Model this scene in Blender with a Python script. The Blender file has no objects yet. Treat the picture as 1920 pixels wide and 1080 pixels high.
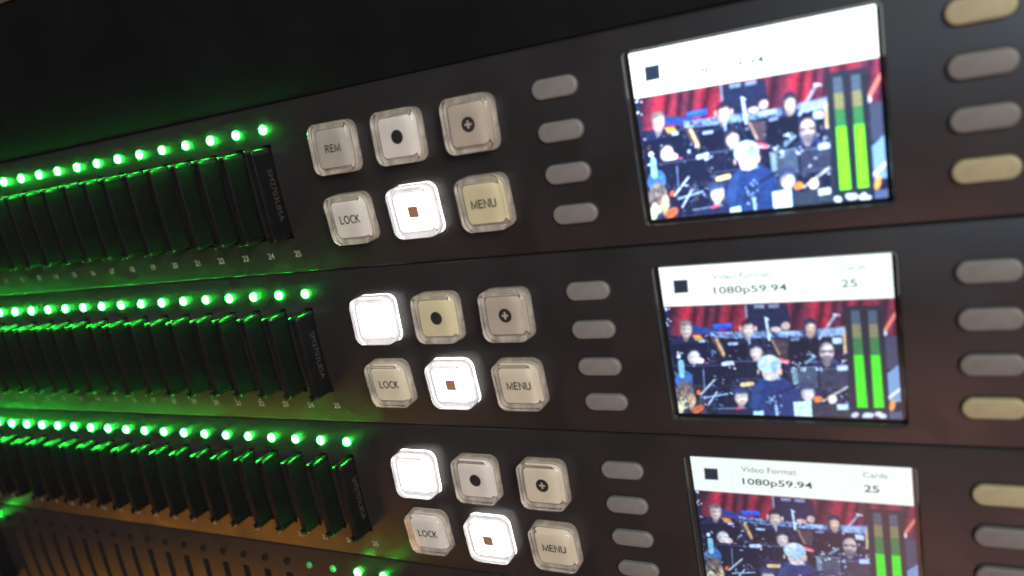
import bpy, bmesh, math, random
import numpy as np
from mathutils import Vector, Matrix

random.seed(7)
C = bpy.context.scene.collection
MM = 0.001

# ------------------------------------------------------------------ camera, world, lamps, exposure
scene = bpy.context.scene
cam_d = bpy.data.cameras.new("camera")
cam = bpy.data.objects.new("camera", cam_d)
C.objects.link(cam)
scene.camera = cam
# panel frame: u right, v down, w into the rack (mm)  ->  world X = u, Y = w, Z = -v
RC = ((0.88161476, 0.1827912, 0.43513538),
      (-0.05005262, 0.95296732, -0.29891139),
      (-0.46930817, 0.24174502, 0.84929923))
to_w = lambda a: Vector((a[0], a[2], -a[1]))
right, down, fwd = (to_w(r) for r in RC)
m = Matrix((right, -down, -fwd)).transposed().to_4x4()
m.translation = to_w((148.116, 2.450, -154.049)) * MM
cam.matrix_world = m
cam_d.sensor_width = 36
cam_d.lens = 36 * 1445.9 / 1920
cam_d.clip_start = 0.005
cam_d.clip_end = 50
cam_d.dof.use_dof = True
cam_d.dof.focus_distance = 0.203
cam_d.dof.aperture_fstop = 10.5

world = bpy.data.worlds.new("World")
scene.world = world
world.use_nodes = True
bg = world.node_tree.nodes["Background"]
bg.inputs[0].default_value = (1.0, 0.92, 0.86, 1)
bg.inputs[1].default_value = 0.03


def area_lamp(name, pos, target, size, power, colour):
    l = bpy.data.lights.new(name, 'AREA')
    l.shape = 'DISK'
    l.size = size
    l.energy = power
    l.color = colour
    o = bpy.data.objects.new(name, l)
    C.objects.link(o)
    o.location = pos
    o.rotation_euler = (Vector(target) - Vector(pos)).to_track_quat('-Z', 'Y').to_euler()
    return o


area_lamp("room_lamp", (0.74, -0.74, 0.34), (0.08, 0, -0.06), 0.5, 13.5, (1.0, 0.96, 0.90))
area_lamp("cool_fill", (0.27, -0.95, 0.17), (0.15, 0, 0), 0.36, 1.9, (0.50, 0.72, 1.0))  # added unseen fill; its bluish sheen stands in for the screens' glow
area_lamp("warm_lamp", (-0.66, -0.36, -0.62), (-0.12, 0, -0.13), 0.36, 0.85, (1.0, 0.36, 0.01))
area_lamp("low_lamp", (0.22, -0.75, -0.62), (0.08, 0, -0.08), 0.5, 1.9, (1.0, 0.46, 0.38))

scene.view_settings.view_transform = 'Standard'
scene.view_settings.look = 'None'
scene.view_settings.exposure = 0
scene.view_settings.gamma = 1
scene.view_settings.use_curve_mapping = False
scene.cycles.use_denoising = True
scene.cycles.max_bounces = 14
scene.cycles.transmission_bounces = 12
scene.cycles.glossy_bounces = 6
scene.cycles.diffuse_bounces = 4
scene.cycles.sample_clamp_indirect = 6
scene.cycles.filter_width = 1.75


# ------------------------------------------------------------------ materials
def srgb(c):
    f = lambda x: x / 12.92 if x <= 0.04045 else ((x + 0.055) / 1.055) ** 2.4
    return tuple(f(x / 255) for x in c)


def material(name, base, rough=0.5, emit=None, strength=0.0, noise=None, bump=None, spec=0.5,
             trans=0.0, ior=1.5, coat=0.0, specks=False):
    mt = bpy.data.materials.new(name)
    mt.use_nodes = True
    nt = mt.node_tree
    b = nt.nodes["Principled BSDF"]
    b.inputs["Base Color"].default_value = (*base, 1)
    b.inputs["Roughness"].default_value = rough
    b.inputs["Specular IOR Level"].default_value = spec
    b.inputs["Transmission Weight"].default_value = trans
    b.inputs["IOR"].default_value = ior
    b.inputs["Coat Weight"].default_value = coat
    if emit:
        b.inputs["Emission Color"].default_value = (*emit, 1)
        b.inputs["Emission Strength"].default_value = strength
    tc = nt.nodes.new("ShaderNodeTexCoord")
    if noise:
        scale, amount = noise
        n = nt.nodes.new("ShaderNodeTexNoise")
        n.inputs["Scale"].default_value = scale
        n.inputs["Detail"].default_value = 5
        nt.links.new(tc.outputs["Object"], n.inputs["Vector"])
        r = nt.nodes.new("ShaderNodeMapRange")
        r.inputs["From Min"].default_value = 0.3
        r.inputs["From Max"].default_value = 0.7
        r.inputs["To Min"].default_value = 1 - amount
        r.inputs["To Max"].default_value = 1 + amount
        nt.links.new(n.outputs["Fac"], r.inputs["Value"])
        mx = nt.nodes.new("ShaderNodeVectorMath")
        mx.operation = 'SCALE'
        mx.inputs[0].default_value = base
        nt.links.new(r.outputs["Result"], mx.inputs["Scale"])
        out = mx.outputs["Vector"]
        if specks:                                    # a few pale dust specks on the finish
            v = nt.nodes.new("ShaderNodeTexVoronoi")
            v.inputs["Scale"].default_value = 110
            nt.links.new(tc.outputs["Object"], v.inputs["Vector"])
            w = nt.nodes.new("ShaderNodeTexWhiteNoise")
            nt.links.new(v.outputs["Position"], w.inputs["Vector"])
            th = nt.nodes.new("ShaderNodeMath")
            th.operation = 'MULTIPLY_ADD'             # radius differs from speck to speck, most have none
            nt.links.new(w.outputs["Value"], th.inputs[0])
            th.inputs[1].default_value = 0.24
            th.inputs[2].default_value = -0.205
            lt = nt.nodes.new("ShaderNodeMath")
            lt.operation = 'LESS_THAN'
            nt.links.new(v.outputs["Distance"], lt.inputs[0])
            nt.links.new(th.outputs[0], lt.inputs[1])
            ad = nt.nodes.new("ShaderNodeMix")
            ad.data_type = 'RGBA'
            nt.links.new(lt.outputs[0], ad.inputs["Factor"])
            nt.links.new(out, ad.inputs["A"])
            ad.inputs["B"].default_value = (0.34, 0.32, 0.30, 1)
            out = ad.outputs["Result"]
            sm = nt.nodes.new("ShaderNodeTexNoise")       # handling smudges change the sheen
            sm.inputs["Scale"].default_value = 38
            sm.inputs["Detail"].default_value = 6
            sm.inputs["Distortion"].default_value = 1.2
            nt.links.new(tc.outputs["Object"], sm.inputs["Vector"])
            sr = nt.nodes.new("ShaderNodeMapRange")
            sr.inputs["From Min"].default_value = 0.35
            sr.inputs["From Max"].default_value = 0.65
            sr.inputs["To Min"].default_value = rough - 0.05
            sr.inputs["To Max"].default_value = rough + 0.09
            nt.links.new(sm.outputs["Fac"], sr.inputs["Value"])
            nt.links.new(sr.outputs["Result"], b.inputs["Roughness"])
        nt.links.new(out, b.inputs["Base Color"])
    if bump:
        scale, dist = bump
        n2 = nt.nodes.new("ShaderNodeTexNoise")
        n2.inputs["Scale"].default_value = scale
        n2.inputs["Detail"].default_value = 3
        nt.links.new(tc.outputs["Object"], n2.inputs["Vector"])
        bp = nt.nodes.new("ShaderNodeBump")
        bp.inputs["Strength"].default_value = 0.5
        bp.inputs["Distance"].default_value = dist
        nt.links.new(n2.outputs["Fac"], bp.inputs["Height"])
        nt.links.new(bp.outputs["Normal"], b.inputs["Normal"])
    return mt


M = {}
M['panel'] = material("panel_finish", (0.0145, 0.013, 0.0132), 0.34, spec=0.42, noise=(60, 0.10), bump=(4200, 0.00003), specks=True)
M['blank'] = material("blank_finish", (0.0045, 0.0048, 0.0055), 0.5, noise=(40, 0.2), bump=(2600, 0.00003), spec=0.12)
M['strip'] = material("strip_finish", (0.07, 0.06, 0.045), 0.5, noise=(60, 0.1))
M['chassis'] = material("chassis_black", (0.006, 0.006, 0.006), 0.7, noise=(30, 0.2))
M['bezel'] = material("bezel_black", (0.010, 0.010, 0.010), 0.16, noise=(50, 0.1))
M['chamfer'] = material("bezel_chamfer", (0.03, 0.031, 0.031), 0.16, noise=(50, 0.1))
M['card'] = material("card_plastic", (0.0065, 0.0065, 0.0068), 0.5, spec=0.08, noise=(300, 0.15), bump=(5000, 0.00002))
M['rail'] = material("card_rail", (0.006, 0.006, 0.006), 0.27, noise=(300, 0.15))
M['code'] = material("card_print", (0.045, 0.04, 0.033), 0.6, noise=(900, 0.3))
M['print'] = material("panel_print", (0.24, 0.22, 0.18), 0.6, noise=(900, 0.3))
M['legend'] = material("legend_ink", (0.012, 0.012, 0.012), 0.6, noise=(600, 0.2))
M['legend_pale'] = material("legend_pale", (0.62, 0.55, 0.44), 0.6, noise=(600, 0.1))
M['legend_lit'] = material("legend_lit", (0.10, 0.05, 0.03), 0.6, (0.34, 0.17, 0.09), 0.55, noise=(600, 0.2))
M['legend_faint'] = material("legend_faint", (0.5, 0.5, 0.5), 0.6, (1, 0.96, 0.92), 0.82, noise=(600, 0.2))
M['cap'] = material("clear_acrylic", (1.0, 0.99, 0.98), 0.012, trans=1.0, ior=1.46)
M['insert_cool'] = material("insert_cool", (0.86, 0.83, 0.77), 0.6, noise=(220, 0.05))
M['insert_cream'] = material("insert_cream", (0.83, 0.76, 0.59), 0.6, noise=(220, 0.05))
M['insert_dull'] = material("insert_dull", (0.57, 0.51, 0.41), 0.6, noise=(220, 0.05))
M['insert_grey'] = material("insert_grey", (0.52, 0.49, 0.43), 0.6, noise=(220, 0.05))
M['insert_yellow'] = material("insert_yellow", (0.78, 0.72, 0.46), 0.6, noise=(220, 0.05))
M['insert_lit'] = material("insert_lit", (0.8, 0.8, 0.8), 0.6, (1.0, 0.95, 0.93), 4.0, noise=(220, 0.05))
M['rubber'] = material("rubber_grey", (0.135, 0.128, 0.118), 0.55, noise=(500, 0.08), bump=(3000, 0.00004))
M['rubber_dim'] = material("rubber_dim", (0.115, 0.108, 0.098), 0.55, noise=(500, 0.08))
M['rubber_warm'] = material("rubber_warm", (0.27, 0.235, 0.13), 0.55, noise=(500, 0.08))
for i_, p_ in enumerate((230, 290, 340)):
    M['led_on%d' % i_] = material("light_on", (0.2, 0.6, 0.2), 0.3, (0.016, 1.0, 0.05), p_)
M['led_weak'] = material("light_weak", (0.05, 0.35, 0.08), 0.3, (0.06, 0.6, 0.10), 0.42)
M['led_faint'] = material("light_faint", (0.05, 0.3, 0.08), 0.3, (0.08, 0.5, 0.12), 0.11)
M['led_off'] = material("light_off", (0.010, 0.011, 0.010), 0.7, spec=0.05)


def picture_material(name, strength):
    mt = bpy.data.materials.new(name)
    mt.use_nodes = True
    nt = mt.node_tree
    b = nt.nodes["Principled BSDF"]
    b.inputs["Base Color"].default_value = (0.01, 0.01, 0.01, 1)
    b.inputs["Roughness"].default_value = 0.25
    a = nt.nodes.new("ShaderNodeAttribute")
    a.attribute_name = "picture"
    nt.links.new(a.outputs["Color"], b.inputs["Emission Color"])
    b.inputs["Emission Strength"].default_value = strength
    return mt


# ------------------------------------------------------------------ mesh helpers
def to_mesh(name, bm, mat, smooth=False):
    bmesh.ops.recalc_face_normals(bm, faces=bm.faces)
    me = bpy.data.meshes.new(name)
    bm.to_mesh(me)
    bm.free()
    for mt in (mat if isinstance(mat, (list, tuple)) else [mat]):
        me.materials.append(mt)
    if smooth:
        for p in me.polygons:
            p.use_smooth = True
    return me


def link(name, me, parent=None, loc=(0, 0, 0), tilt=0.0):
    o = bpy.data.objects.new(name, me)
    C.objects.link(o)
    o.location = loc
    o.rotation_euler = (tilt, 0, 0)
    if parent:
        o.parent = parent
    return o


def tag(o, label, cat=None, group=None, kind=None):
    o['label'] = label
    if cat:
        o['category'] = cat
    if group:
        o['group'] = group
    if kind:
        o['kind'] = kind
    return o


def rounded_rect(w, h, r, n=8):
    pts = []
    for cx, cy, a0 in ((w / 2 - r, h / 2 - r, 0), (-w / 2 + r, h / 2 - r, 90), (-w / 2 + r, -h / 2 + r, 180), (w / 2 - r, -h / 2 + r, 270)):
        for i in range(n + 1):
            a = math.radians(a0 + 90 * i / n)
            pts.append((cx + r * math.cos(a), cy + r * math.sin(a)))
    return pts


def loft(rings, cap0=True, cap1=True):
    """rings: lists of (x, y, z) in mm, equal length -> bmesh skin"""
    bm = bmesh.new()
    vs = [[bm.verts.new((x * MM, y * MM, z * MM)) for x, y, z in r] for r in rings]
    n = len(vs[0])
    for a, b in zip(vs, vs[1:]):
        for i in range(n):
            bm.faces.new((a[i], a[(i + 1) % n], b[(i + 1) % n], b[i]))
    if cap0:
        bm.faces.new(vs[0])
    if cap1:
        bm.faces.new(vs[-1])
    return bm


def block(specs, r_mode=None):
    """specs: list of (w, h, r, y) -> rounded block whose front looks to -Y"""
    return loft([[(x, y, z) for x, z in rounded_rect(w, h, r)] for w, h, r, y in specs])


def add_box(bm, x0, x1, y0, y1, z0, z1):
    vs = [bm.verts.new((x * MM, y * MM, z * MM)) for x in (x0, x1) for y in (y0, y1) for z in (z0, z1)]
    for f in ((0, 1, 3, 2), (4, 6, 7, 5), (0, 4, 5, 1), (2, 3, 7, 6), (0, 2, 6, 4), (1, 5, 7, 3)):
        bm.faces.new([vs[i] for i in f])


def auto_smooth(me, angle=35):
    bm = bmesh.new()
    bm.from_mesh(me)
    for f in bm.faces:
        f.smooth = True
    for e in bm.edges:
        if len(e.link_faces) == 2 and e.calc_face_angle(0) > math.radians(angle):
            e.smooth = False
    bm.to_mesh(me)
    bm.free()
    return me


def text_mesh(name, body, width, height, mat, bold=0.0):
    """flat lettering in the XZ plane facing -Y, scaled to width x height mm and centred"""
    cu = bpy.data.curves.new(name, 'FONT')
    cu.body = body
    cu.size = 1
    cu.resolution_u = 4
    cu.offset = bold
    o = bpy.data.objects.new(name, cu)
    C.objects.link(o)
    me = bpy.data.meshes.new_from_object(o.evaluated_get(bpy.context.evaluated_depsgraph_get()))
    bpy.data.objects.remove(o)
    bpy.data.curves.remove(cu)
    co = np.array([v.co[:] for v in me.vertices])
    lo, hi = co.min(0), co.max(0)
    s = ((width / (hi[0] - lo[0])) if width else height / (hi[1] - lo[1]),
         (height / (hi[1] - lo[1])) if height else width / (hi[0] - lo[0]))
    for v in me.vertices:
        x, y = (v.co.x - (lo[0] + hi[0]) / 2) * s[0], (v.co.y - (lo[1] + hi[1]) / 2) * s[1]
        v.co = (x * MM, 0, y * MM)
    me.materials.clear()
    me.materials.append(mat)
    me.name = name
    return me


GLYPH = {
    'R': (0.60, [[(0, 0), (0, 1)], [(0, 1), (0.30, 1), (0.47, 0.93), (0.53, 0.76), (0.47, 0.58), (0.30, 0.51), (0, 0.51)], [(0.28, 0.51), (0.58, 0)]]),
    'E': (0.50, [[(0.48, 0), (0, 0), (0, 1), (0.48, 1)], [(0, 0.52), (0.44, 0.52)]]),
    'M': (0.86, [[(0, 0), (0.03, 1), (0.43, 0.05), (0.83, 1), (0.86, 0)]]),
    'L': (0.46, [[(0, 1), (0, 0), (0.46, 0)]]),
    'O': (0.86, [[(0.43 + 0.43 * math.cos(a * math.pi / 14), 0.5 + 0.51 * math.sin(a * math.pi / 14)) for a in range(29)]]),
    'C': (0.66, [[(0.43 + 0.43 * math.cos(a * math.pi / 14), 0.5 + 0.51 * math.sin(a * math.pi / 14)) for a in range(4, 25)]]),
    'K': (0.58, [[(0, 0), (0, 1)], [(0.54, 1), (0.03, 0.46)], [(0.19, 0.60), (0.58, 0)]]),
    'N': (0.72, [[(0, 0), (0, 1), (0.72, 0), (0.72, 1)]]),
    'U': (0.68, [[(0, 1), (0, 0.33), (0.05, 0.14), (0.17, 0.02), (0.34, -0.02), (0.51, 0.02), (0.63, 0.14), (0.68, 0.33), (0.68, 1)]]),
}


def stroke_mesh(name, body, width, height, mat, pen=0.19, gap=0.30):
    bm = bmesh.new()
    total = sum(GLYPH[c][0] for c in body) + gap * (len(body) - 1)
    sx = width / total
    x0, layer = -width / 2, 0
    for c in body:
        w, strokes = GLYPH[c]
        for st in strokes:
            layer += 1
            P = [Vector((x0 + px * sx, (py - 0.5) * height)) for px, py in st]
            h = pen * height / 2
            L, R = [], []
            for i, p in enumerate(P):
                d0 = (P[i] - P[i - 1]).normalized() if i else None
                d1 = (P[i + 1] - P[i]).normalized() if i + 1 < len(P) else None
                d0, d1 = d0 or d1, d1 or d0
                n = (Vector((-d0.y, d0.x)) + Vector((-d1.y, d1.x)))
                n = n.normalized() if n.length > 1e-6 else Vector((-d0.y, d0.x))
                k = h / max(0.42, n.dot(Vector((-d0.y, d0.x))))
                q = p.copy()
                if i == 0 or i == len(P) - 1:
                    q += (-d1 if i == 0 else d0) * h * (0 if c in 'O' else 0.9 if c not in 'C' else 0)
                L.append(q + n * k)
                R.append(q - n * k)
            y = -0.003 * (layer % 3)
            vl = [bm.verts.new((a.x * MM, y * MM, a.y * MM)) for a in L]
            vr = [bm.verts.new((a.x * MM, y * MM, a.y * MM)) for a in R]
            for i in range(len(P) - 1):
                bm.faces.new((vl[i], vl[i + 1], vr[i + 1], vr[i]))
        x0 += (w + gap) * sx
    return to_mesh(name, bm, mat)


def disc_mesh(name, r, mat, n=32):
    bm = bmesh.new()
    bm.faces.new([bm.verts.new((r * MM * math.cos(2 * math.pi * i / n), 0, r * MM * math.sin(2 * math.pi * i / n))) for i in range(n)])
    return to_mesh(name, bm, mat)


def poly_mesh(name, pts, mat):
    bm = bmesh.new()
    bm.faces.new([bm.verts.new((x * MM, 0, z * MM)) for x, z in pts])
    return to_mesh(name, bm, mat)


# ------------------------------------------------------------------ shared dimensions (mm, unit frame: origin at the last status light)
S = 1.437
PITCH = 44.45
SLOT = 9.734
TOP, BOT = -5.75, 38.45
LEFT, RIGHT = -262.0, 214.0


def bulge(v):
    return S * (1 - ((v - 16.6) / 22.2) ** 2)


def slope(v):
    return 2 * S * (v - 16.6) / 22.2 ** 2          # > 0: the face leans downward


def on_face(u, v, h=0.0):
    """point h mm in front of the convex face, unit coordinates in metres"""
    return (u * MM, -(bulge(v) + h) * MM, -v * MM)


def tilt_at(v):
    return slope(v)


# ------------------------------------------------------------------ recorder meshes
def convex_plate(name, u0, u1, v0, v1, mat, depth=3.0, n=56):
    ring = []
    for i in range(n + 1):
        v = v0 + (v1 - v0) * i / n
        y = -bulge(v)
        if i == 0 or i == n:
            y += 0.25
        ring.append((y, v))
    ring.insert(1, (-bulge(v0 + 0.3), v0 + 0.3))
    ring.insert(len(ring) - 1, (-bulge(v1 - 0.3), v1 - 0.3))
    ring += [(depth, v1), (depth, v0)]
    return loft([[(u, y, -v) for y, v in ring] for u in (u0, u1)])


def cut(me_plate, cutter_bm, mat):
    a = bpy.data.objects.new("tmp_plate", me_plate)
    cme = bpy.data.meshes.new("tmp_cut")
    bmesh.ops.recalc_face_normals(cutter_bm, faces=cutter_bm.faces)
    cutter_bm.to_mesh(cme)
    cutter_bm.free()
    b = bpy.data.objects.new("tmp_cut", cme)
    C.objects.link(a)
    C.objects.link(b)
    md = a.modifiers.new("cut", 'BOOLEAN')
    md.operation = 'DIFFERENCE'
    md.solver = 'EXACT'
    md.object = b
    dg = bpy.context.evaluated_depsgraph_get()
    me = bpy.data.meshes.new_from_object(a.evaluated_get(dg))
    bpy.data.objects.remove(a)
    bpy.data.objects.remove(b)
    bpy.data.meshes.remove(cme)
    me.materials.clear()
    me.materials.append(mat)
    return me


WIN = (97.3, 144.6, -1.3, 34.7)
WCX, WCV = (WIN[0] + WIN[1]) / 2, (WIN[2] + WIN[3]) / 2
WW, WH = WIN[1] - WIN[0], WIN[3] - WIN[2]
SLOT_V = (3.9, 28.9)

plate = to_mesh("front_panel", convex_plate("p", LEFT, RIGHT, TOP, BOT, None), M['panel'])
cb = bmesh.new()
for k in range(25):
    x = -k * SLOT
    add_box(cb, x - 1.45, x + 1.45, -8, 8, -SLOT_V[1], -SLOT_V[0])
rr = rounded_rect(WW, WH, 1.3)
vs0 = [cb.verts.new(((x + WCX) * MM, -8 * MM, (z - WCV) * MM)) for x, z in rr]
vs1 = [cb.verts.new(((x + WCX) * MM, 8 * MM, (z - WCV) * MM)) for x, z in rr]
for i in range(len(rr)):
    j = (i + 1) % len(rr)
    cb.faces.new((vs0[i], vs0[j], vs1[j], vs1[i]))
cb.faces.new(vs0)
cb.faces.new(vs1)
panel_me = cut(plate, cb, M['panel'])
panel_me.name = "front_panel"


def chassis_mesh():
    bm = bmesh.new()
    x0, x1, z0, z1 = (LEFT + 20) * MM, (RIGHT - 20) * MM, -(BOT - 0.3) * MM, -(TOP + 0.3) * MM
    y0, y1 = 3.02 * MM, 180 * MM
    f = [bm.verts.new(p) for p in ((x0, y0, z0), (x1, y0, z0), (x1, y0, z1), (x0, y0, z1))]
    b = [bm.verts.new(p) for p in ((x0, y1, z0), (x1, y1, z0), (x1, y1, z1), (x0, y1, z1))]
    for i in range(4):
        j = (i + 1) % 4
        bm.faces.new((f[i], f[j], b[j], b[i]))
    bm.faces.new(b)
    return to_mesh("chassis", bm, M['chassis'])


chassis_me = chassis_mesh()

# window frame: a thin glossy chamfered ring lining the opening
def bezel_mesh():
    rings = []
    for inset, v_y in ((-0.02, None), (0.10, 'top'), (0.42, 'mid'), (0.50, 0.7)):
        pts = rounded_rect(WW - 2 * inset, WH - 2 * inset, max(1.3 - inset, 0.5))
        ring = []
        for x, z in pts:
            v = WCV - z
            if v_y is None:
                y = -bulge(v) + 0.3
            elif v_y == 'top':
                y = -bulge(v) - 0.06
            elif v_y == 'mid':
                y = -bulge(v) + 0.28
            else:
                y = v_y
            ring.append((x + WCX, y, -v))
        rings.append(ring)
    bm = loft(rings, False, False)
    return auto_smooth(to_mesh("screen_bezel", bm, M['chamfer']), 50)


bezel_me = bezel_mesh()
LIT = (98.71, 143.40, -0.56, 33.36)
LCX, LCV = (LIT[0] + LIT[1]) / 2, (LIT[2] + LIT[3]) / 2
bm = bmesh.new()
add_box(bm, WIN[0] - 1, WIN[1] + 1, 0.86, 2.9, -WIN[3] - 1, -WIN[2] + 1)
screen_me = to_mesh("display", bm, M['bezel'])

# clear key caps with a white insert inside
cap_me = auto_smooth(to_mesh("key_cap", block([(12.3, 12.5, 2.4, 0.45), (12.45, 12.65, 2.5, 0.0), (12.25, 12.45, 2.45, -3.45),
                                              (12.1, 12.3, 2.4, -3.75), (11.75, 11.95, 2.25, -3.98), (11.2, 11.4, 2.05, -4.05)]), M['cap']), 50)


def insert_mesh(mat, side, flange, edge):
    me = to_mesh("key_insert", block([(12.2, 12.4, 2.4, 0.2), (12.2, 12.4, 2.4, -0.30), (10.6, 10.3, 1.7, -0.34), (10.0, 9.7, 1.5, -1.0), (9.75, 9.40, 1.35, -1.50),
                                      (9.60, 9.25, 1.3, -1.58), (9.40, 9.05, 1.25, -1.58), (9.30, 8.95, 1.2, -1.66)]), [side, M['groove'], mat, flange, edge])
    n = 36
    for f in me.polygons:
        ring = f.index // n
        f.material_index = 4 if ring == 0 else 3 if ring < 3 else 0 if ring < 4 else (1 if ring in (4, 5) else 2)
    return me


M['groove'] = material("insert_groove", (0.10, 0.085, 0.07), 0.6, noise=(400, 0.2))  # dark ring paints the shaded gap around the insert's label top
M['side_lit'] = material("insert_side_lit", (0.8, 0.8, 0.8), 0.5, (1.0, 0.95, 0.93), 0.62, noise=(300, 0.1))
M['flange_lit'] = material("flange_lit", (0.45, 0.44, 0.43), 0.5, (0.97, 0.95, 1.0), 0.40, noise=(260, 0.3))
M['glow_edge'] = material("glow_edge", (0.7, 0.7, 0.7), 0.5, (1.0, 0.93, 0.90), 17, noise=(260, 0.1))  # bright edge added so lit keys spill light onto the panel
M['flange'] = material("flange", (0.52, 0.48, 0.41), 0.45, noise=(330, 0.45))
M['side'] = material("insert_side", (0.74, 0.65, 0.52), 0.5, noise=(300, 0.1))
inserts = {k: insert_mesh(M['insert_' + k], M['side_lit'] if k == 'lit' else M['side'], M['flange_lit'] if k == 'lit' else M['flange'], M['glow_edge'] if k == 'lit' else M['flange']) for k in ('cool', 'cream', 'dull', 'grey', 'yellow', 'lit')}
lg = {'rem': stroke_mesh("legend", "REM", 4.3, 1.6, M['legend']), 'rem_lit': stroke_mesh("legend", "REM", 4.3, 1.6, M['legend_faint']),
      'lock': stroke_mesh("legend", "LOCK", 5.7, 1.75, M['legend']), 'menu': stroke_mesh("legend", "MENU", 6.1, 1.7, M['legend']),
      'rec': disc_mesh("legend", 1.62, M['legend']), 'plus': disc_mesh("legend", 1.68, M['legend']),
      'stop_lit': poly_mesh("legend", [(-1.4, -1.35), (1.4, -1.35), (1.4, 1.35), (-1.4, 1.35)], M['legend_lit'])}
a_, b_ = 0.85, 0.24
plus_me = poly_mesh("plus_sign", [(-a_, -b_), (-b_, -b_), (-b_, -a_), (b_, -a_), (b_, -b_), (a_, -b_), (a_, b_), (b_, b_), (b_, a_), (-b_, a_), (-b_, b_), (-a_, b_)], M['legend_pale'])


def pill(mat):
    sp = [(10.3, 4.2, 2.08, 0.4), (10.3, 4.2, 2.08, -0.62), (10.15, 4.05, 2.0, -0.86), (9.8, 3.7, 1.84, -1.0), (9.2, 3.1, 1.54, -1.06)]
    return auto_smooth(to_mesh("soft_key", block(sp), mat), 60)


gap_shade_me = to_mesh("key_gap_shade", block([(10.95, 4.85, 2.4, 0.3), (10.95, 4.85, 2.4, -0.035)]), M['chassis'])  # dark plate painting the clearance gap and shadow round each pill key
pills = {k: pill(M['rubber' + k]) for k in ('', '_dim', '_warm')}


def dome_mesh(mat):
    rings = []
    for r, h in ((1.08, -0.3), (1.10, 0.20), (1.02, 0.42), (0.80, 0.58), (0.44, 0.67), (0.12, 0.69)):
        rings.append([(r * math.cos(2 * math.pi * i / 20), -h, r * math.sin(2 * math.pi * i / 20)) for i in range(20)])
    return to_mesh("status_light", loft(rings, False, True), mat, True)


lights = {k: dome_mesh(M['led_' + k]) for k in ('on0', 'on1', 'on2', 'weak', 'faint', 'off')}
num_me = [text_mesh("slot_number", str(i + 1), None, 1.75, M['print'], 0.02) for i in range(25)]


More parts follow.
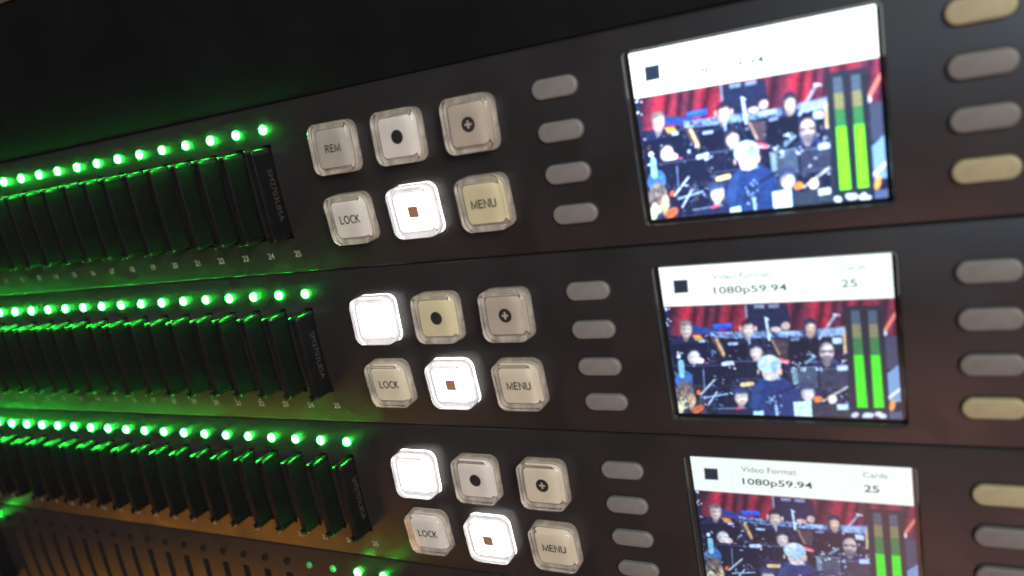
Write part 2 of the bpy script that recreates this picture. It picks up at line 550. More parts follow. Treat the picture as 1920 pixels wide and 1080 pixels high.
# ------------------------------------------------------------------ the picture on the displays (painted into a fine grid of faces)
def paint_picture(meter=(86, 240, 24), level=0.46, seed=11, w=384, h=292):
    # sample points in the coordinates the features were measured in; corners of the lit area there:
    src = np.array([(0, 0), (1, 0), (1, 1), (0, 1)], float)
    dst = np.array([(82, 132), (1475, 40), (1525, 1030), (200, 995)], float)
    A = []
    for (x, y), (u, v) in zip(src, dst):
        A.append([x, y, 1, 0, 0, 0, -u * x, -u * y])
        A.append([0, 0, 0, x, y, 1, -v * x, -v * y])
    hh = np.append(np.linalg.solve(np.array(A), dst.ravel()), 1).reshape(3, 3)
    gx, gy = np.meshgrid((np.arange(w + 1)) / w, (np.arange(h + 1)) / h)
    q = hh @ np.stack([gx.ravel(), gy.ravel(), np.ones(gx.size)])
    X, Y = (q[0] / q[2]).reshape(gx.shape), (q[1] / q[2]).reshape(gx.shape)
    rng = np.random.default_rng(seed)

    def smooth_noise(nx, ny):
        g = rng.random((ny + 2, nx + 2))
        px, py = gx * nx, gy * ny
        ix, iy = px.astype(int), py.astype(int)
        fx, fy = px - ix, py - iy
        return (g[iy, ix] * (1 - fx) * (1 - fy) + g[iy, ix + 1] * fx * (1 - fy) + g[iy + 1, ix] * (1 - fx) * fy + g[iy + 1, ix + 1] * fx * fy)

    img = np.zeros(X.shape + (3,))
    img[:] = np.array((13, 16, 32))
    soft = 3.0

    def put(mask, col, a=1.0):
        mask = np.clip(mask, 0, 1) * a
        img[:] = img * (1 - mask[..., None]) + np.asarray(col, float) * mask[..., None]

    def poly(pts, col, a=1.0, s=soft):
        pts = np.array(pts, float)
        inside = np.zeros(X.shape, bool)
        dist = np.full(X.shape, 1e9)
        n = len(pts)
        for i in range(n):
            (x0, y0), (x1, y1) = pts[i], pts[(i + 1) % n]
            c = ((y0 > Y) != (y1 > Y)) & (X < (x1 - x0) * (Y - y0) / ((y1 - y0) if y1 != y0 else 1e-9) + x0)
            inside ^= c
            t = np.clip(((X - x0) * (x1 - x0) + (Y - y0) * (y1 - y0)) / ((x1 - x0) ** 2 + (y1 - y0) ** 2 + 1e-9), 0, 1)
            dist = np.minimum(dist, np.hypot(X - x0 - t * (x1 - x0), Y - y0 - t * (y1 - y0)))
        put(0.5 + np.where(inside, dist, -dist) / (2 * s), col, a)

    def oval(cx, cy, rx, ry, col, a=1.0, rot=0.0, s=soft):
        c, sn = math.cos(math.radians(rot)), math.sin(math.radians(rot))
        dx, dy = X - cx, Y - cy
        ex, ey = (dx * c + dy * sn) / rx, (-dx * sn + dy * c) / ry
        put(0.5 + (1 - np.hypot(ex, ey)) * min(rx, ry) / (2 * s), col, a)

    def bar(x0, y0, x1, y1, t, col, a=1.0, s=soft):
        k = np.clip(((X - x0) * (x1 - x0) + (Y - y0) * (y1 - y0)) / ((x1 - x0) ** 2 + (y1 - y0) ** 2), 0, 1)
        d = np.hypot(X - x0 - k * (x1 - x0), Y - y0 - k * (y1 - y0))
        put(0.5 + (t / 2 - d) / (2 * s), col, a)

    def face(cx, cy, rx, ry, skin=(238, 204, 184), hair=(34, 32, 44), style='short', turn=0.0):
        sk = np.array(skin, float)
        rx, ry = rx * 0.84, ry * 0.93
        # shoulders in black, a white collar showing at the neck
        poly([(cx - rx * 2.3, cy + ry * 2.3), (cx - rx * 1.7, cy + ry * 1.35), (cx - rx * 0.5, cy + ry * 0.98), (cx + rx * 0.5, cy + ry * 0.98),
              (cx + rx * 1.7, cy + ry * 1.35), (cx + rx * 2.3, cy + ry * 2.3)], (24, 30, 56), 0.9, 6)
        poly([(cx - rx * 0.5, cy + ry * 0.98), (cx + rx * 0.55, cy + ry * 0.98), (cx + rx * 0.1, cy + ry * 1.5)], (206, 220, 240), 0.85, 4)
        if style == 'long':
            oval(cx, cy - ry * 0.22, rx * 1.30, ry * 1.02, hair, 1, 0, 6)
            bar(cx - rx * 1.02, cy, cx - rx * 1.22, cy + ry * 1.35, rx * 0.50, hair, 1, 6)
            bar(cx + rx * 1.02, cy, cx + rx * 1.20, cy + ry * 1.25, rx * 0.46, hair, 1, 6)
        elif style == 'short':
            oval(cx, cy - ry * 0.36, rx * 1.08, ry * 0.76, hair, 1, 0, 6)
        elif style == 'back':
            oval(cx, cy - ry * 0.25, rx * 1.2, ry * 1.0, hair, 1, 0, 6)
        bar(cx, cy + ry * 0.6, cx, cy + ry * 1.15, rx * 0.95, sk * 0.58, 1, 5)
        oval(cx, cy + ry * 0.08, rx, ry * 0.92, sk * 0.66, 1, 0, 4)
        oval(cx + rx * (0.16 + turn), cy + ry * 0.06, rx * 0.74, ry * 0.74, sk, 0.95, 0, 11)
        oval(cx + rx * (0.22 + turn), cy - ry * 0.22, rx * 0.42, ry * 0.26, np.minimum(sk * 1.12, 255), 0.8, 0, 9)
        oval(cx + rx * (0.10 + turn), cy - ry * 0.06, rx * 0.72, ry * 0.13, sk * 0.42, 0.55, 0, 6)
        bar(cx + rx * (0.12 + turn), cy, cx + rx * (0.14 + turn), cy + ry * 0.26, rx * 0.18, np.minimum(sk * 1.1, 255), 0.7, 5)
        oval(cx + rx * (0.12 + turn), cy + ry * 0.50, rx * 0.34, ry * 0.09, (150, 84, 80), 0.6, 0, 5)
        if style == 'short':
            oval(cx - rx * 0.1, cy - ry * 0.80, rx * 0.88, ry * 0.30, hair, 0.9, -6, 10)
        elif style == 'long':
            oval(cx - rx * 0.5, cy - ry * 0.82, rx * 0.60, ry * 0.30, hair, 0.9, -30, 9)
            oval(cx + rx * 0.5, cy - ry * 0.84, rx * 0.58, ry * 0.28, hair, 0.9, 30, 9)

    # curtain
    fold = 0.5 + 0.5 * np.sin(X / 15 + 2.2 * np.sin(X / 61) + (Y - 430) / 90)
    fold = fold ** 0.6
    fold2 = 0.5 + 0.5 * np.sin(X / 41 + 1.3)
    cur = np.stack([48 + 112 * fold * (0.45 + 0.55 * fold2) + 18 * fold2, 14 + 22 * fold, 24 + 26 * fold], -1)
    cm = (np.clip((545 - Y) / 12, 0, 1))[..., None]
    img[:] = img * (1 - cm) + cur * cm
    # dim clutter behind the players
    nz = smooth_noise(60, 44)
    low = np.clip((Y - 535) / 20, 0, 1)
    put(low * np.clip((nz - 0.55) * 2.2, 0, 1), (62, 64, 92), 0.6)
    put(low * np.clip((smooth_noise(44, 30) - 0.72) * 4, 0, 1), (120, 92, 70), 0.45)
    tones = ((12, 14, 30), (34, 40, 72), (58, 66, 100), (96, 110, 150), (150, 168, 200), (120, 84, 60), (70, 50, 48), (186, 200, 224))
    for i in range(420):
        cx, cy = rng.uniform(125, 1230), rng.uniform(548, 1020)
        an, ln = rng.uniform(0, 6.28), rng.uniform(4, 26)
        tn = tones[int(rng.choice(8, p=(0.30, 0.22, 0.14, 0.10, 0.07, 0.06, 0.07, 0.04)))]
        bar(cx, cy, cx + ln * math.cos(an), cy + ln * math.sin(an), rng.uniform(3, 15), tn, rng.uniform(0.4, 0.95), 2.5)
    poly([(112, 365), (140, 365), (152, 560), (128, 560)], (24, 30, 52))
    # standing player's dark suit
    poly([(600, 352), (850, 348), (868, 480), (845, 528), (640, 530), (612, 470)], (26, 30, 52))
    bar(600, 352, 606, 425, 12, (120, 128, 140))
    poly([(648, 350), (712, 350), (712, 372), (650, 374)], (116, 128, 146))
    poly([(734, 348), (800, 346), (800, 368), (736, 372)], (110, 120, 140))
    # percussion table
    poly([(275, 470), (420, 500), (420, 535), (285, 520)], (34, 60, 120))
    poly([(385, 512), (900, 508), (1195, 480), (1198, 540), (860, 545), (600, 552), (392, 548)], (112, 132, 166))
    band = np.clip((Y - 505) / 6, 0, 1) * np.clip((548 - Y) / 6, 0, 1) * np.clip((X - 385) / 6, 0, 1) * np.clip((1195 - X) / 6, 0, 1)
    put(band * np.clip((smooth_noise(110, 90) - 0.45) * 3, 0, 1), (22, 30, 60), 0.8)
    put(band * np.clip((smooth_noise(120, 100) - 0.72) * 5, 0, 1), (232, 242, 255), 0.9)
    poly([(402, 470), (518, 460), (518, 490), (410, 502)], (40, 92, 222))
    bar(415, 492, 510, 484, 7, (28, 50, 150))
    oval(780, 498, 34, 15, (214, 172, 150))
    oval(838, 478, 26, 25, (206, 168, 150), rot=-20)
    oval(862, 520, 60, 12, (150, 176, 204))
    bar(722, 440, 740, 560, 15, (196, 224, 232))
    bar(715, 428, 735, 440, 9, (226, 240, 255))
    # tall side drums
    poly([(392, 555), (440, 550), (482, 645), (470, 672), (440, 640)], (84, 60, 48))
    bar(425, 560, 468, 650, 17, (206, 160, 112))
    poly([(745, 558), (850, 560), (846, 660), (792, 650)], (70, 52, 54))
    bar(756, 562, 800, 650, 13, (150, 112, 88))
    poly([(1178, 500), (1196, 500), (1200, 640), (1182, 640)], (206, 166, 110))
    # left player
    poly([(150, 585), (200, 540), (300, 545), (345, 590), (330, 640), (160, 640)], (26, 36, 66))
    face(243, 500, 40, 52, (226, 190, 176), (112, 98, 92), 'short', 0.1)
    poly([(278, 532), (330, 535), (352, 560), (300, 566)], (210, 140, 62))
    poly([(318, 562), (356, 562), (358, 590), (320, 592)], (170, 192, 236))
    # middle player
    poly([(540, 600), (575, 560), (655, 560), (690, 600), (680, 660), (550, 660)], (22, 26, 44))
    face(613, 496, 40, 52, (240, 206, 178), (28, 25, 32), 'short')
    oval(568, 494, 9, 16, (190, 152, 134))
    oval(658, 494, 9, 16, (222, 182, 160))
    bar(618, 535, 622, 585, 11, (150, 166, 190))
    # right player with long hair and wind instrument
    poly([(930, 545), (1040, 545), (1062, 600), (910, 600)], (24, 26, 46))
    face(985, 490, 37, 50, (232, 188, 152), (36, 36, 58), 'long')
    bar(1040, 552, 1136, 412, 14, (196, 206, 214))
    bar(1048, 545, 1128, 425, 6, (90, 100, 120))
    bar(1122, 408, 1162, 414, 8, (232, 240, 248))
    poly([(1048, 505), (1185, 488), (1190, 528), (1050, 545)], (166, 186, 212), 0.55)
    # music stands, second row
    nav = (12, 14, 28)
    poly([(858, 560), (1030, 552), (1034, 684), (850, 690)], nav)
    bar(872, 560, 912, 556, 16, (120, 132, 160))
    poly([(470, 582), (606, 582), (612, 664), (478, 664)], nav)
    bar(500, 585, 545, 584, 17, (156, 172, 204))
    poly([(150, 590), (368, 575), (378, 700), (168, 704)], (14, 16, 34))
    poly([(1115, 548), (1172, 548), (1174, 584), (1118, 584)], (190, 208, 244))
    def stand(pts, col, lip=(104, 118, 150)):
        poly(pts, col)
        (xa, ya), (xb, yb), (xc, yc), (xd, yd) = pts
        bar(xa, ya, xb, yb, 5, lip, 0.85, 2)
        bar(xd + 6, yd - 8, xc - 6, yc - 8, 7, np.array(lip) * 0.6, 0.8, 3)
        bar((xa + xb) / 2, ya + 8, (xd + xc) / 2, yd - 8, 3, np.array(lip) * 0.45, 0.8, 2)
        bar((xd + xc) / 2, yd, (xd + xc) / 2 + 3, yd + 60, 6, (70, 78, 104), 0.7, 2)

    # second-row players
    face(288, 664, 42, 48, (255, 232, 222), (26, 30, 46), 'back', 0.1)
    oval(326, 686, 26, 19, (238, 204, 188))
    face(660, 634, 42, 50, (250, 216, 202), (30, 29, 44), 'long')
    poly([(985, 770), (1010, 700), (1060, 680), (1130, 676), (1190, 720), (1210, 770)], (36, 50, 86))
    face(1081, 628, 52, 66, (232, 200, 184), (30, 30, 40), 'bald')
    oval(1081, 678, 36, 26, (92, 82, 90), 0.75, 0, 9)
    bar(1036, 630, 1128, 627, 6, (54, 50, 62), 0.8)
    oval(1060, 634, 18, 10, (70, 60, 66), 0.6)
    oval(1104, 632, 18, 10, (70, 60, 66), 0.6)
    bar(800, 680, 846, 692, 26, (226, 76, 84))
    bar(804, 690, 842, 694, 8, (250, 190, 190))
    oval(365, 700, 14, 5, (216, 92, 130))
    # stands, third row
    poly([(228, 706), (508, 700), (512, 826), (300, 828), (262, 790)], (14, 17, 34))
    bar(240, 716, 505, 712, 5, (70, 80, 112))
    bar(345, 715, 352, 825, 4, (52, 58, 88))
    stand([(527, 690), (702, 688), (700, 800), (532, 802)], (17, 20, 36))
    stand([(868, 730), (1020, 722), (1030, 846), (884, 850)], (62, 72, 84), (140, 160, 176))
    stand([(1036, 736), (1204, 730), (1212, 850), (1044, 856)], (44, 46, 60), (118, 126, 144))
    poly([(868, 728), (900, 726), (912, 850), (880, 850)], (110, 130, 134))
    poly([(1140, 714), (1204, 712), (1206, 742), (1142, 746)], (180, 196, 232))
    bar(465, 705, 515, 698, 24, (182, 198, 230))
    bar(690, 545, 760, 680, 6, (50, 56, 84))
    # bright instrument glints
    for i in range(45):
        cx, cy = rng.uniform(150, 1215), rng.uniform(545, 1000)
        r = rng.uniform(2.0, 5.0)
        oval(cx, cy, r * rng.uniform(0.8, 2.2), r, (170, 190, 216) if rng.random() < 0.7 else (210, 150, 110), rng.uniform(0.2, 0.75), rng.uniform(0, 180), 2)
    for i in range(40):                               # sheet music, strings, cuffs and collars catching the stage light
        cx, cy = rng.uniform(140, 1220), rng.uniform(540, 1015)
        an, ln = rng.uniform(-0.9, 0.9), rng.uniform(3, 20)
        bar(cx, cy, cx + ln * math.cos(an), cy + ln * math.sin(an), rng.uniform(3, 8), (226, 238, 255), rng.uniform(0.4, 1.0), 2.0)
    # conductor, seen from behind
    poly([(704, 776), (802, 776), (884, 822), (930, 905), (905, 1020), (640, 1012), (604, 966), (636, 834)], (28, 48, 90))
    poly([(704, 790), (640, 850), (625, 960), (660, 1000), (690, 860)], (40, 66, 108), 0.7)
    bar(790, 880, 905, 830, 15, (20, 28, 58))
    oval(746, 748, 54, 56, (220, 178, 156))
    oval(737, 706, 70, 55, (176, 202, 222))
    oval(716, 682, 36, 24, (226, 242, 250), 0.7, -20, 10)
    for i in range(22):
        a_ = rng.uniform(3.2, 6.2)
        bar(737 + 20 * math.cos(a_), 712 + 16 * math.sin(a_), 737 + 66 * math.cos(a_), 708 + 52 * math.sin(a_), 4, (120, 148, 176) if i % 2 else (220, 236, 246), 0.5, 3)
    oval(770, 716, 26, 34, (134, 160, 184), 0.6)
    oval(803, 748, 11, 24, (232, 170, 146))
    oval(672, 752, 8, 16, (206, 160, 140))
    poly([(712, 778), (798, 776), (806, 798), (704, 800)], (190, 208, 226), 0.6)
    oval(762, 930, 44, 56, (26, 36, 70))
    for i in range(16):
        oval(762 + rng.normal(0, 22), 930 + rng.normal(0, 34), 7, 7, (128, 156, 190), 0.8)
    bar(775, 950, 782, 1010, 16, (150, 176, 200))
    # front players
    face(965, 876, 46, 52, (244, 226, 220), (44, 50, 72), 'long')
    oval(960, 834, 46, 26, (48, 54, 78), 0.8, -6, 12)
    poly([(878, 930), (985, 925), (992, 1020), (886, 1018)], (200, 236, 240))
    bar(900, 965, 975, 962, 5, (140, 180, 200))
    oval(1026, 914, 28, 20, (226, 120, 46))
    bar(1055, 925, 1200, 842, 10, (206, 202, 190))
    bar(1060, 918, 1195, 838, 4, (120, 104, 84))
    oval(1112, 914, 27, 30, (238, 204, 182))
    poly([(990, 950), (1130, 938), (1220, 950), (1220, 1016), (1000, 1016)], (38, 46, 52))
    poly([(1136, 944), (1205, 942), (1206, 975), (1140, 978)], (190, 204, 216))
    oval(230, 800, 52, 56, (56, 96, 150))
    bar(212, 695, 218, 770, 34, (126, 176, 196))
    oval(200, 660, 12, 14, (230, 240, 255))
    oval(236, 900, 56, 92, (104, 88, 78))
    oval(222, 960, 30, 60, (216, 206, 150), 0.9)
    face(272, 918, 30, 46, (240, 196, 142), (70, 60, 58), 'bald', 0.1)
    for i in range(26):
        oval(232 + rng.normal(0, 26), 880 + rng.normal(0, 44), 12, 9, (150, 128, 104) if i % 2 else (58, 48, 48), 0.6, rng.uniform(0, 180), 4)
    oval(312, 972, 40, 22, (196, 92, 44), rot=-25)
    bar(280, 985, 345, 955, 4, (90, 40, 24), 0.8, 2)
    oval(316, 874, 13, 15, (238, 96, 40))
    bar(330, 885, 410, 800, 9, (206, 216, 216))
    bar(372, 950, 425, 870, 8, (206, 220, 228))
    bar(350, 905, 488, 882, 9, (150, 180, 196))
    bar(345, 740, 352, 850, 6, (120, 136, 170))
    face(570, 902, 46, 50, (255, 220, 192), (48, 66, 104), 'short')
    oval(564, 860, 46, 24, (44, 56, 84), 0.8, 5, 12)
    bar(575, 828, 635, 822, 26, (222, 182, 116))
    poly([(428, 968), (604, 962), (618, 1004), (440, 1000)], (26, 30, 50))
    bar(430, 970, 600, 966, 5, (130, 146, 170))
    bar(540, 970, 570, 967, 11, (220, 60, 90))
    poly([(640, 985), (700, 980), (704, 1018), (640, 1014)], (170, 214, 220))
    for cx, cy in ((905, 708), (985, 655), (940, 738), (210, 655), (520, 715), (1185, 690), (1040, 740), (700, 700), (130, 380), (135, 450), (1460, 705), (1480, 700)):
        for i in range(5):
            oval(cx + rng.normal(0, 12), cy + rng.normal(0, 9), 5, 5, (236, 244, 255), 0.9, 0, 2)
    bar(955, 700, 1010, 660, 16, (150, 186, 200), 0.7)
    tex = 0.72 + 0.30 * smooth_noise(70, 54) + 0.26 * smooth_noise(150, 116)
    img[:] = img * tex[..., None]
    # strip to the right of the meters
    poly([(1430, 545), (1500, 535), (1510, 720), (1440, 740)], (56, 58, 72))
    poly([(1440, 760), (1520, 700), (1530, 930), (1450, 930)], (110, 136, 164))
    bar(1430, 505, 1498, 400, 22, (222, 112, 84))
    oval(1430, 520, 12, 18, (236, 216, 210))
    bar(1450, 905, 1530, 842, 18, (216, 214, 206))
    oval(1468, 950, 18, 36, (230, 140, 60), rot=15)
    poly([(1450, 990), (1535, 985), (1535, 1032), (1450, 1032)], (64, 76, 100))
    # meters
    poly([(1187, 362), (1418, 350), (1450, 985), (1226, 1004)], (24, 32, 34), 0.9)
    for x0, x1, x2, x3 in ((1228, 1280, 1322, 1258), (1330, 1382, 1420, 1358)):
        f = lambda a, b, t: a + (b - a) * t
        for t0, t1, col in ((0, 0.14, (76, 88, 94)), (0.14, 0.285, (132, 124, 74)), (0.285, level, (52, 118, 56)), (level, 1, meter)):
            y0, y1 = 385 + 580 * t0, 385 + 580 * t1
            poly([(f(x0, x3, t0), y0), (f(x1, x2, t0), y0), (f(x1, x2, t1), y1), (f(x0, x3, t1), y1)], col, 1, 2)
    stripe = (np.sin(Y * 2 * math.pi / 15) > 0.3) & (X > 1225) & (X < 1425) & (Y > 388) & (Y < 965)
    img[stripe] *= 0.74
    for cx in (1245, 1310, 1335, 1385, 1410):
        oval(cx, 1008 + rng.normal(0, 6), 24, 16, (206, 216, 226), 0.9, rng.uniform(-30, 30))
    oval(1392, 1004, 14, 14, (226, 196, 166))
    # cool cast and fine sensor-like mottle of the panel
    img[:] = img * (0.93 + 0.14 * rng.random(X.shape))[..., None]
    for _ in range(2):                                 # the camera sees the panel's pixels run together
        for ax in (0, 1):
            img[:] = 0.25 * np.roll(img, 1, ax) + 0.5 * img + 0.25 * np.roll(img, -1, ax)
    soft_img = img.copy()
    for _ in range(6):
        for ax in (0, 1):
            soft_img = 0.25 * np.roll(soft_img, 1, ax) + 0.5 * soft_img + 0.25 * np.roll(soft_img, -1, ax)
    img[:] = np.clip(img + 0.42 * (img - soft_img), 0, 255)
    t = img / 255
    img[:] = 255 * np.clip(t + 0.35 * t * (1 - t) * (2 * t - 0.5), 0, 1)
    img[:] = np.array((13, 17, 28)) + img * 0.95
    img[:] = img * (0.95 + 0.10 * rng.random(X.shape))[..., None]
    # header
    hm = np.clip(0.5 + ((365 + (X - 110) * (310 - 365) / 1380) - Y) / 5, 0, 1)
    put(hm, (255, 255, 255))
    for fx in (0.196, 0.752):
        put(hm * np.clip(1 - np.abs(gx - fx) * 500, 0, 1), (226, 234, 232))
    poly([(171, 208), (253, 203), (259, 278), (177, 284)], (34, 42, 62))
    img[:] = np.clip(img, 0, 255)
    s = img / 255
    lin = np.where(s <= 0.04045, s / 12.92, ((s + 0.055) / 1.055) ** 2.4)
    lin = lin * (np.array((0.84, 0.98, 1.12)) * (1 - hm[..., None]) + np.array((0.90, 1.02, 0.98)) * hm[..., None])
    # mesh
    x0, x1, v0, v1 = LIT
    co = np.stack([(x0 + (x1 - x0) * gx) * MM, np.full(gx.shape, 0.75 * MM), -(v0 + (v1 - v0) * gy) * MM], -1).reshape(-1, 3)
    idx = np.arange((w + 1) * (h + 1)).reshape(h + 1, w + 1)
    quads = np.stack([idx[:-1, :-1], idx[1:, :-1], idx[1:, 1:], idx[:-1, 1:]], -1).reshape(-1, 4)
    me = bpy.data.meshes.new("picture")
    me.vertices.add(len(co))
    me.vertices.foreach_set("co", co.ravel())
    me.loops.add(quads.size)
    me.loops.foreach_set("vertex_index", quads.ravel())
    me.polygons.add(len(quads))
    me.polygons.foreach_set("loop_start", np.arange(0, quads.size, 4))
    me.update(calc_edges=True)
    at = me.color_attributes.new("picture", 'FLOAT_COLOR', 'POINT')
    at.data.foreach_set("color", np.concatenate([lin.reshape(-1, 3), np.ones((len(co), 1))], 1).ravel().astype(np.float32))
    return me


HEAD = [("Video Format", 109.8, 121.35, 1.45, 2.80, 0), ("1080p59.94", 109.8, 124.35, 4.3, 6.35, 1), ("Cards", 134.4, 138.95, 1.15, 2.35, 0), ("25", 134.4, 137.25, 4.1, 5.75, 1)]


def text_mat(name, col, st):
    return material(name, (0.02, 0.02, 0.02), 0.5, srgb(col), st)


# ------------------------------------------------------------------ recorders
GROUP = "rack recorders stacked one above another"
KEYS = {'rem': (0, 0), 'rec': (1, 0), 'plus': (2, 0), 'lock': (0, 1), 'stop': (1, 1), 'menu': (2, 1)}
KX, KV, KPX, KPV = 23.55, 7.55, 19.21, 17.5
KNAME = {'rem': "remote_key", 'rec': "record_key", 'plus': "append_key", 'lock': "lock_key", 'stop': "stop_key", 'menu': "menu_key"}
UNITS = [
    dict(off=0.0, label="topmost recorder, its REM key dark and its screen header bleached almost blank",
         ins=dict(rem='grey', rec='cool', plus='dull', lock='cool', stop='lit', menu='yellow'),
         pict=2.6, meter=(118, 236, 18), level=0.44, txt=((228, 232, 234), 1.0, (84, 98, 104), 1.0), warm=(0, 3), lights={}),
    dict(off=-0.106, label="second recorder from the top, pale Video Format caption on its screen, cream record key",
         ins=dict(rem='lit', rec='yellow', plus='dull', lock='cream', stop='lit', menu='cream'),
         pict=1.28, meter=(72, 236, 24), level=0.46, txt=((140, 158, 156), 1.0, (70, 96, 108), 1.0), warm=(3,), lights={}),
    dict(off=0.98, label="third recorder from the top, clearest screen text, cut by the photo's bottom edge",
         ins=dict(rem='lit', rec='cool', plus='cream', lock='cool', stop='lit', menu='cream'),
         pict=1.0, meter=(60, 238, 24), level=0.48, txt=((98, 124, 116), 1.0, (34, 62, 72), 1.0), warm=(0,), lights={}),
    dict(off=1.7, label="lowest recorder, its row of narrow card slots standing mostly empty",
         ins=dict(rem='grey', rec='cool', plus='dull', lock='cool', stop='lit', menu='cream'),
         pict=0.9, meter=(60, 238, 24), level=0.48, txt=((98, 124, 116), 1.0, (34, 62, 72), 1.0), warm=(0,),
         lights={**{k: 'off' for k in range(4, 21)}, 2: 'weak', 3: 'faint', 21: 'on', 22: 'off', 23: 'off', 24: 'off'}),
]
roots = []
for i, U in enumerate(UNITS):
    root = bpy.data.objects.new("rack_recorder", None)
    root.empty_display_size = 0.02
    C.objects.link(root)
    root.location = (U['off'] * MM, 0, -i * PITCH * MM)
    tag(root, U['label'], "rack recorder", GROUP)
    roots.append(root)
    fp = link("front_panel", panel_me, root)
    for k in range(25):
        link("slot_number", num_me[24 - k], fp, on_face(-k * SLOT + 0.85, 33.2, 0.03), tilt_at(33.2))
    link("chassis", chassis_me, root)
    for k in range(25):
        st = U['lights'].get(k, 'on')
        o = link("status_light", lights[st if st != 'on' else random.choice(('on0', 'on1', 'on1', 'on2'))], root, on_face(-k * SLOT, 0.0), tilt_at(0.0))
        if st in ('weak', 'faint'):
            o['label'] = "dim green status light"
        elif st == 'off':
            o['label'] = "dark status light"
    for kn, (c, r) in KEYS.items():
        v = KV + r * KPV
        cap = link(KNAME[kn], cap_me, root, on_face(KX + c * KPX, v), tilt_at(v))
        state = U['ins'][kn]
        if state == 'lit':
            cap['label'] = "clear key glowing bright white"
        elif state == 'yellow':
            cap['label'] = "clear key with yellowish insert"
        link("key_insert", inserts[state], cap)
        ln = kn + ('_lit' if state == 'lit' else '')
        lo = link("legend", lg[ln], cap, (0, -1.69 * MM, 0))
        if kn == 'plus':
            link("plus_sign", plus_me, cap, (0, -1.72 * MM, 0))
    for side, x0, v0, dv in (('l', 82.6, 3.15, 8.95), ('r', 158.65, 3.35, 8.78)):
        for q in range(4):
            mk = '' if side == 'l' else ('_warm' if q in U['warm'] else '_dim')
            v = v0 + dv * q
            o = link("soft_key", pills[mk], root, on_face(x0, v), tilt_at(v))
            link("key_gap_shade", gap_shade_me, o)
            if mk == '_warm':
                o['label'] = "soft key with a yellowish tint"
    d = link("display", screen_me, root)
    link("screen_bezel", bezel_me, d)
    pm = paint_picture(U['meter'], U['level'], 11 + i)
    pm.materials.append(picture_material("picture_%d" % i, U['pict']))
    link("picture", pm, d)
    cA = text_mat("caption_a%d" % i, U['txt'][0], U['txt'][1])
    cB = text_mat("caption_b%d" % i, U['txt'][2], U['txt'][3])
    for body, x0, x1, v0, v1, kind in HEAD:
        tm = text_mesh("screen_text", body, x1 - x0, v1 - v0, cB if kind else cA, 0.012 if kind else 0.0)
        link("screen_text", tm, d, ((x0 + x1) / 2 * MM, 0.70 * MM, -(v0 + v1) / 2 * MM))

# ------------------------------------------------------------------ memory cards
def card_meshes():
    bm = bmesh.new()
    add_box(bm, -1.0, 1.05, -6.6 - 0.75, 23, -11.3, 11.3)
    bmesh.ops.bevel(bm, geom=[e for e in bm.edges], offset=0.28 * MM, segments=3, profile=0.5, affect='EDGES')
    body = auto_smooth(to_mesh("memory_card", bm, M['card']), 40)
    rails = []
    for sgn in (1, -1):
        prof = [(-1.14, 10.5), (-1.14, 11.75), (-1.0, 12.0), (-0.45, 12.0), (-0.38, 11.8), (-0.36, 10.7), (0.16, 10.7), (0.20, 11.6),
                (0.32, 11.85), (0.90, 11.85), (1.06, 11.7), (1.06, 10.5)]
        rings = []
        for y, k in ((-8.2, 0.86), (-8.05, 0.95), (-7.75, 1.0), (-7.3, 1.0), (22.0, 1.0)):
            ring = []
            for x, z in prof:
                yy = y + (0.9 if x > 0 and y < 0 else 0)
                ring.append((x * (k if x < -0.7 or x > 0.7 else 1), yy, sgn * (10.5 + (z - 10.5) * k)))
            rings.append(ring)
        rails.append(auto_smooth(to_mesh("edge_rail", loft(rings), M['rail']), 50))
    return body, rails


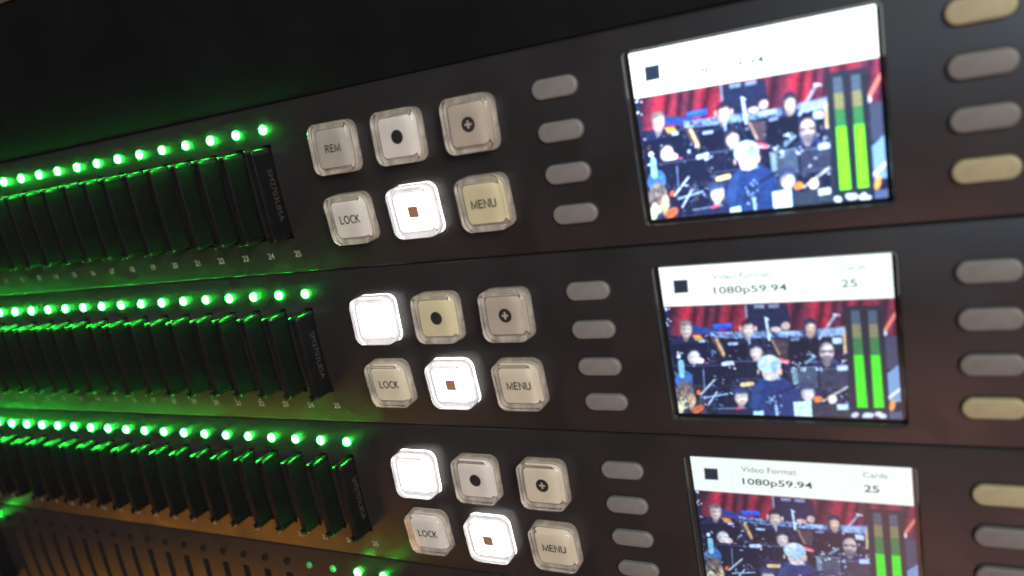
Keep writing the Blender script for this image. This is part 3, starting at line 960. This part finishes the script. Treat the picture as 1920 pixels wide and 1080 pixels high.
card_me, rail_mes = card_meshes()
code_me = text_mesh("printed_code", "SM2703L85A", 13.6, 1.75, M['code'], 0.0)
ORD = ["first", "second", "third", "fourth", "fifth", "sixth", "seventh", "eighth", "ninth", "tenth", "eleventh", "twelfth", "thirteenth",
       "fourteenth", "fifteenth", "sixteenth", "seventeenth", "eighteenth", "nineteenth", "twentieth", "twenty-first", "twenty-second", "twenty-third", "twenty-fourth", "twenty-fifth"]
ROW = ["topmost recorder", "second recorder from the top", "third recorder from the top", "lowest recorder"]
WHICH = [range(15), range(18), range(21), (0, 1, 21)]
for i, root in enumerate(roots):
    for k in WHICH[i]:
        o = bpy.data.objects.new("memory_card", card_me)
        C.objects.link(o)
        jit = random.uniform(-0.18, 0.18)
        depth = -0.15 + random.uniform(-0.35, 0.35) + (0.5 if i == 2 else 0)
        o.location = ((UNITS[i]['off'] - k * SLOT + jit) * MM, depth * MM, (-i * PITCH - 16.4 + random.uniform(-0.12, 0.12)) * MM)
        o.rotation_euler = (0, random.uniform(-0.006, 0.006), random.uniform(-0.012, 0.012))
        if i == 3 and k == 21:
            lab = "lone black memory card at the far left of the lowest recorder"
        elif i == 3:
            lab = "black memory card under the %s green light of the lowest recorder" % ("right-hand" if k == 0 else "second-from-right")
        elif k == 0:
            lab = "black memory card with readable code, rightmost in the %s" % ROW[i]
        else:
            lab = "black memory card, %s from the right in the %s" % (ORD[k], ROW[i])
        tag(o, lab, "memory card", "memory cards standing in the recorder slots")
        for rme in rail_mes:
            link("edge_rail", rme, o)
        if k < 1:
            t = link("printed_code", code_me, o, (1.08 * MM, -2.9 * MM, -0.4 * MM))
            # lettering lies on the right face and reads downward
            t.rotation_euler = Matrix(((0, -1, 0), (0, 0, 1), (-1, 0, 0))).to_euler()

# ------------------------------------------------------------------ dark panels above the stack
bl = link("blank_cover", to_mesh("blank_cover", convex_plate("b", LEFT, RIGHT, TOP, BOT, None), M['blank']), None, (0, 0.0004, PITCH * MM))
tag(bl, "black blank rack panel above the topmost recorder", "blank panel")
up = link("rack_device", to_mesh("rack_device", convex_plate("b", LEFT, RIGHT, TOP, BOT, None), M['strip']), None, (0, 0, 2 * PITCH * MM + 0.0002))
tag(up, "grey rack panel, a strip of it in the top left corner above the black panel", "rack panel")
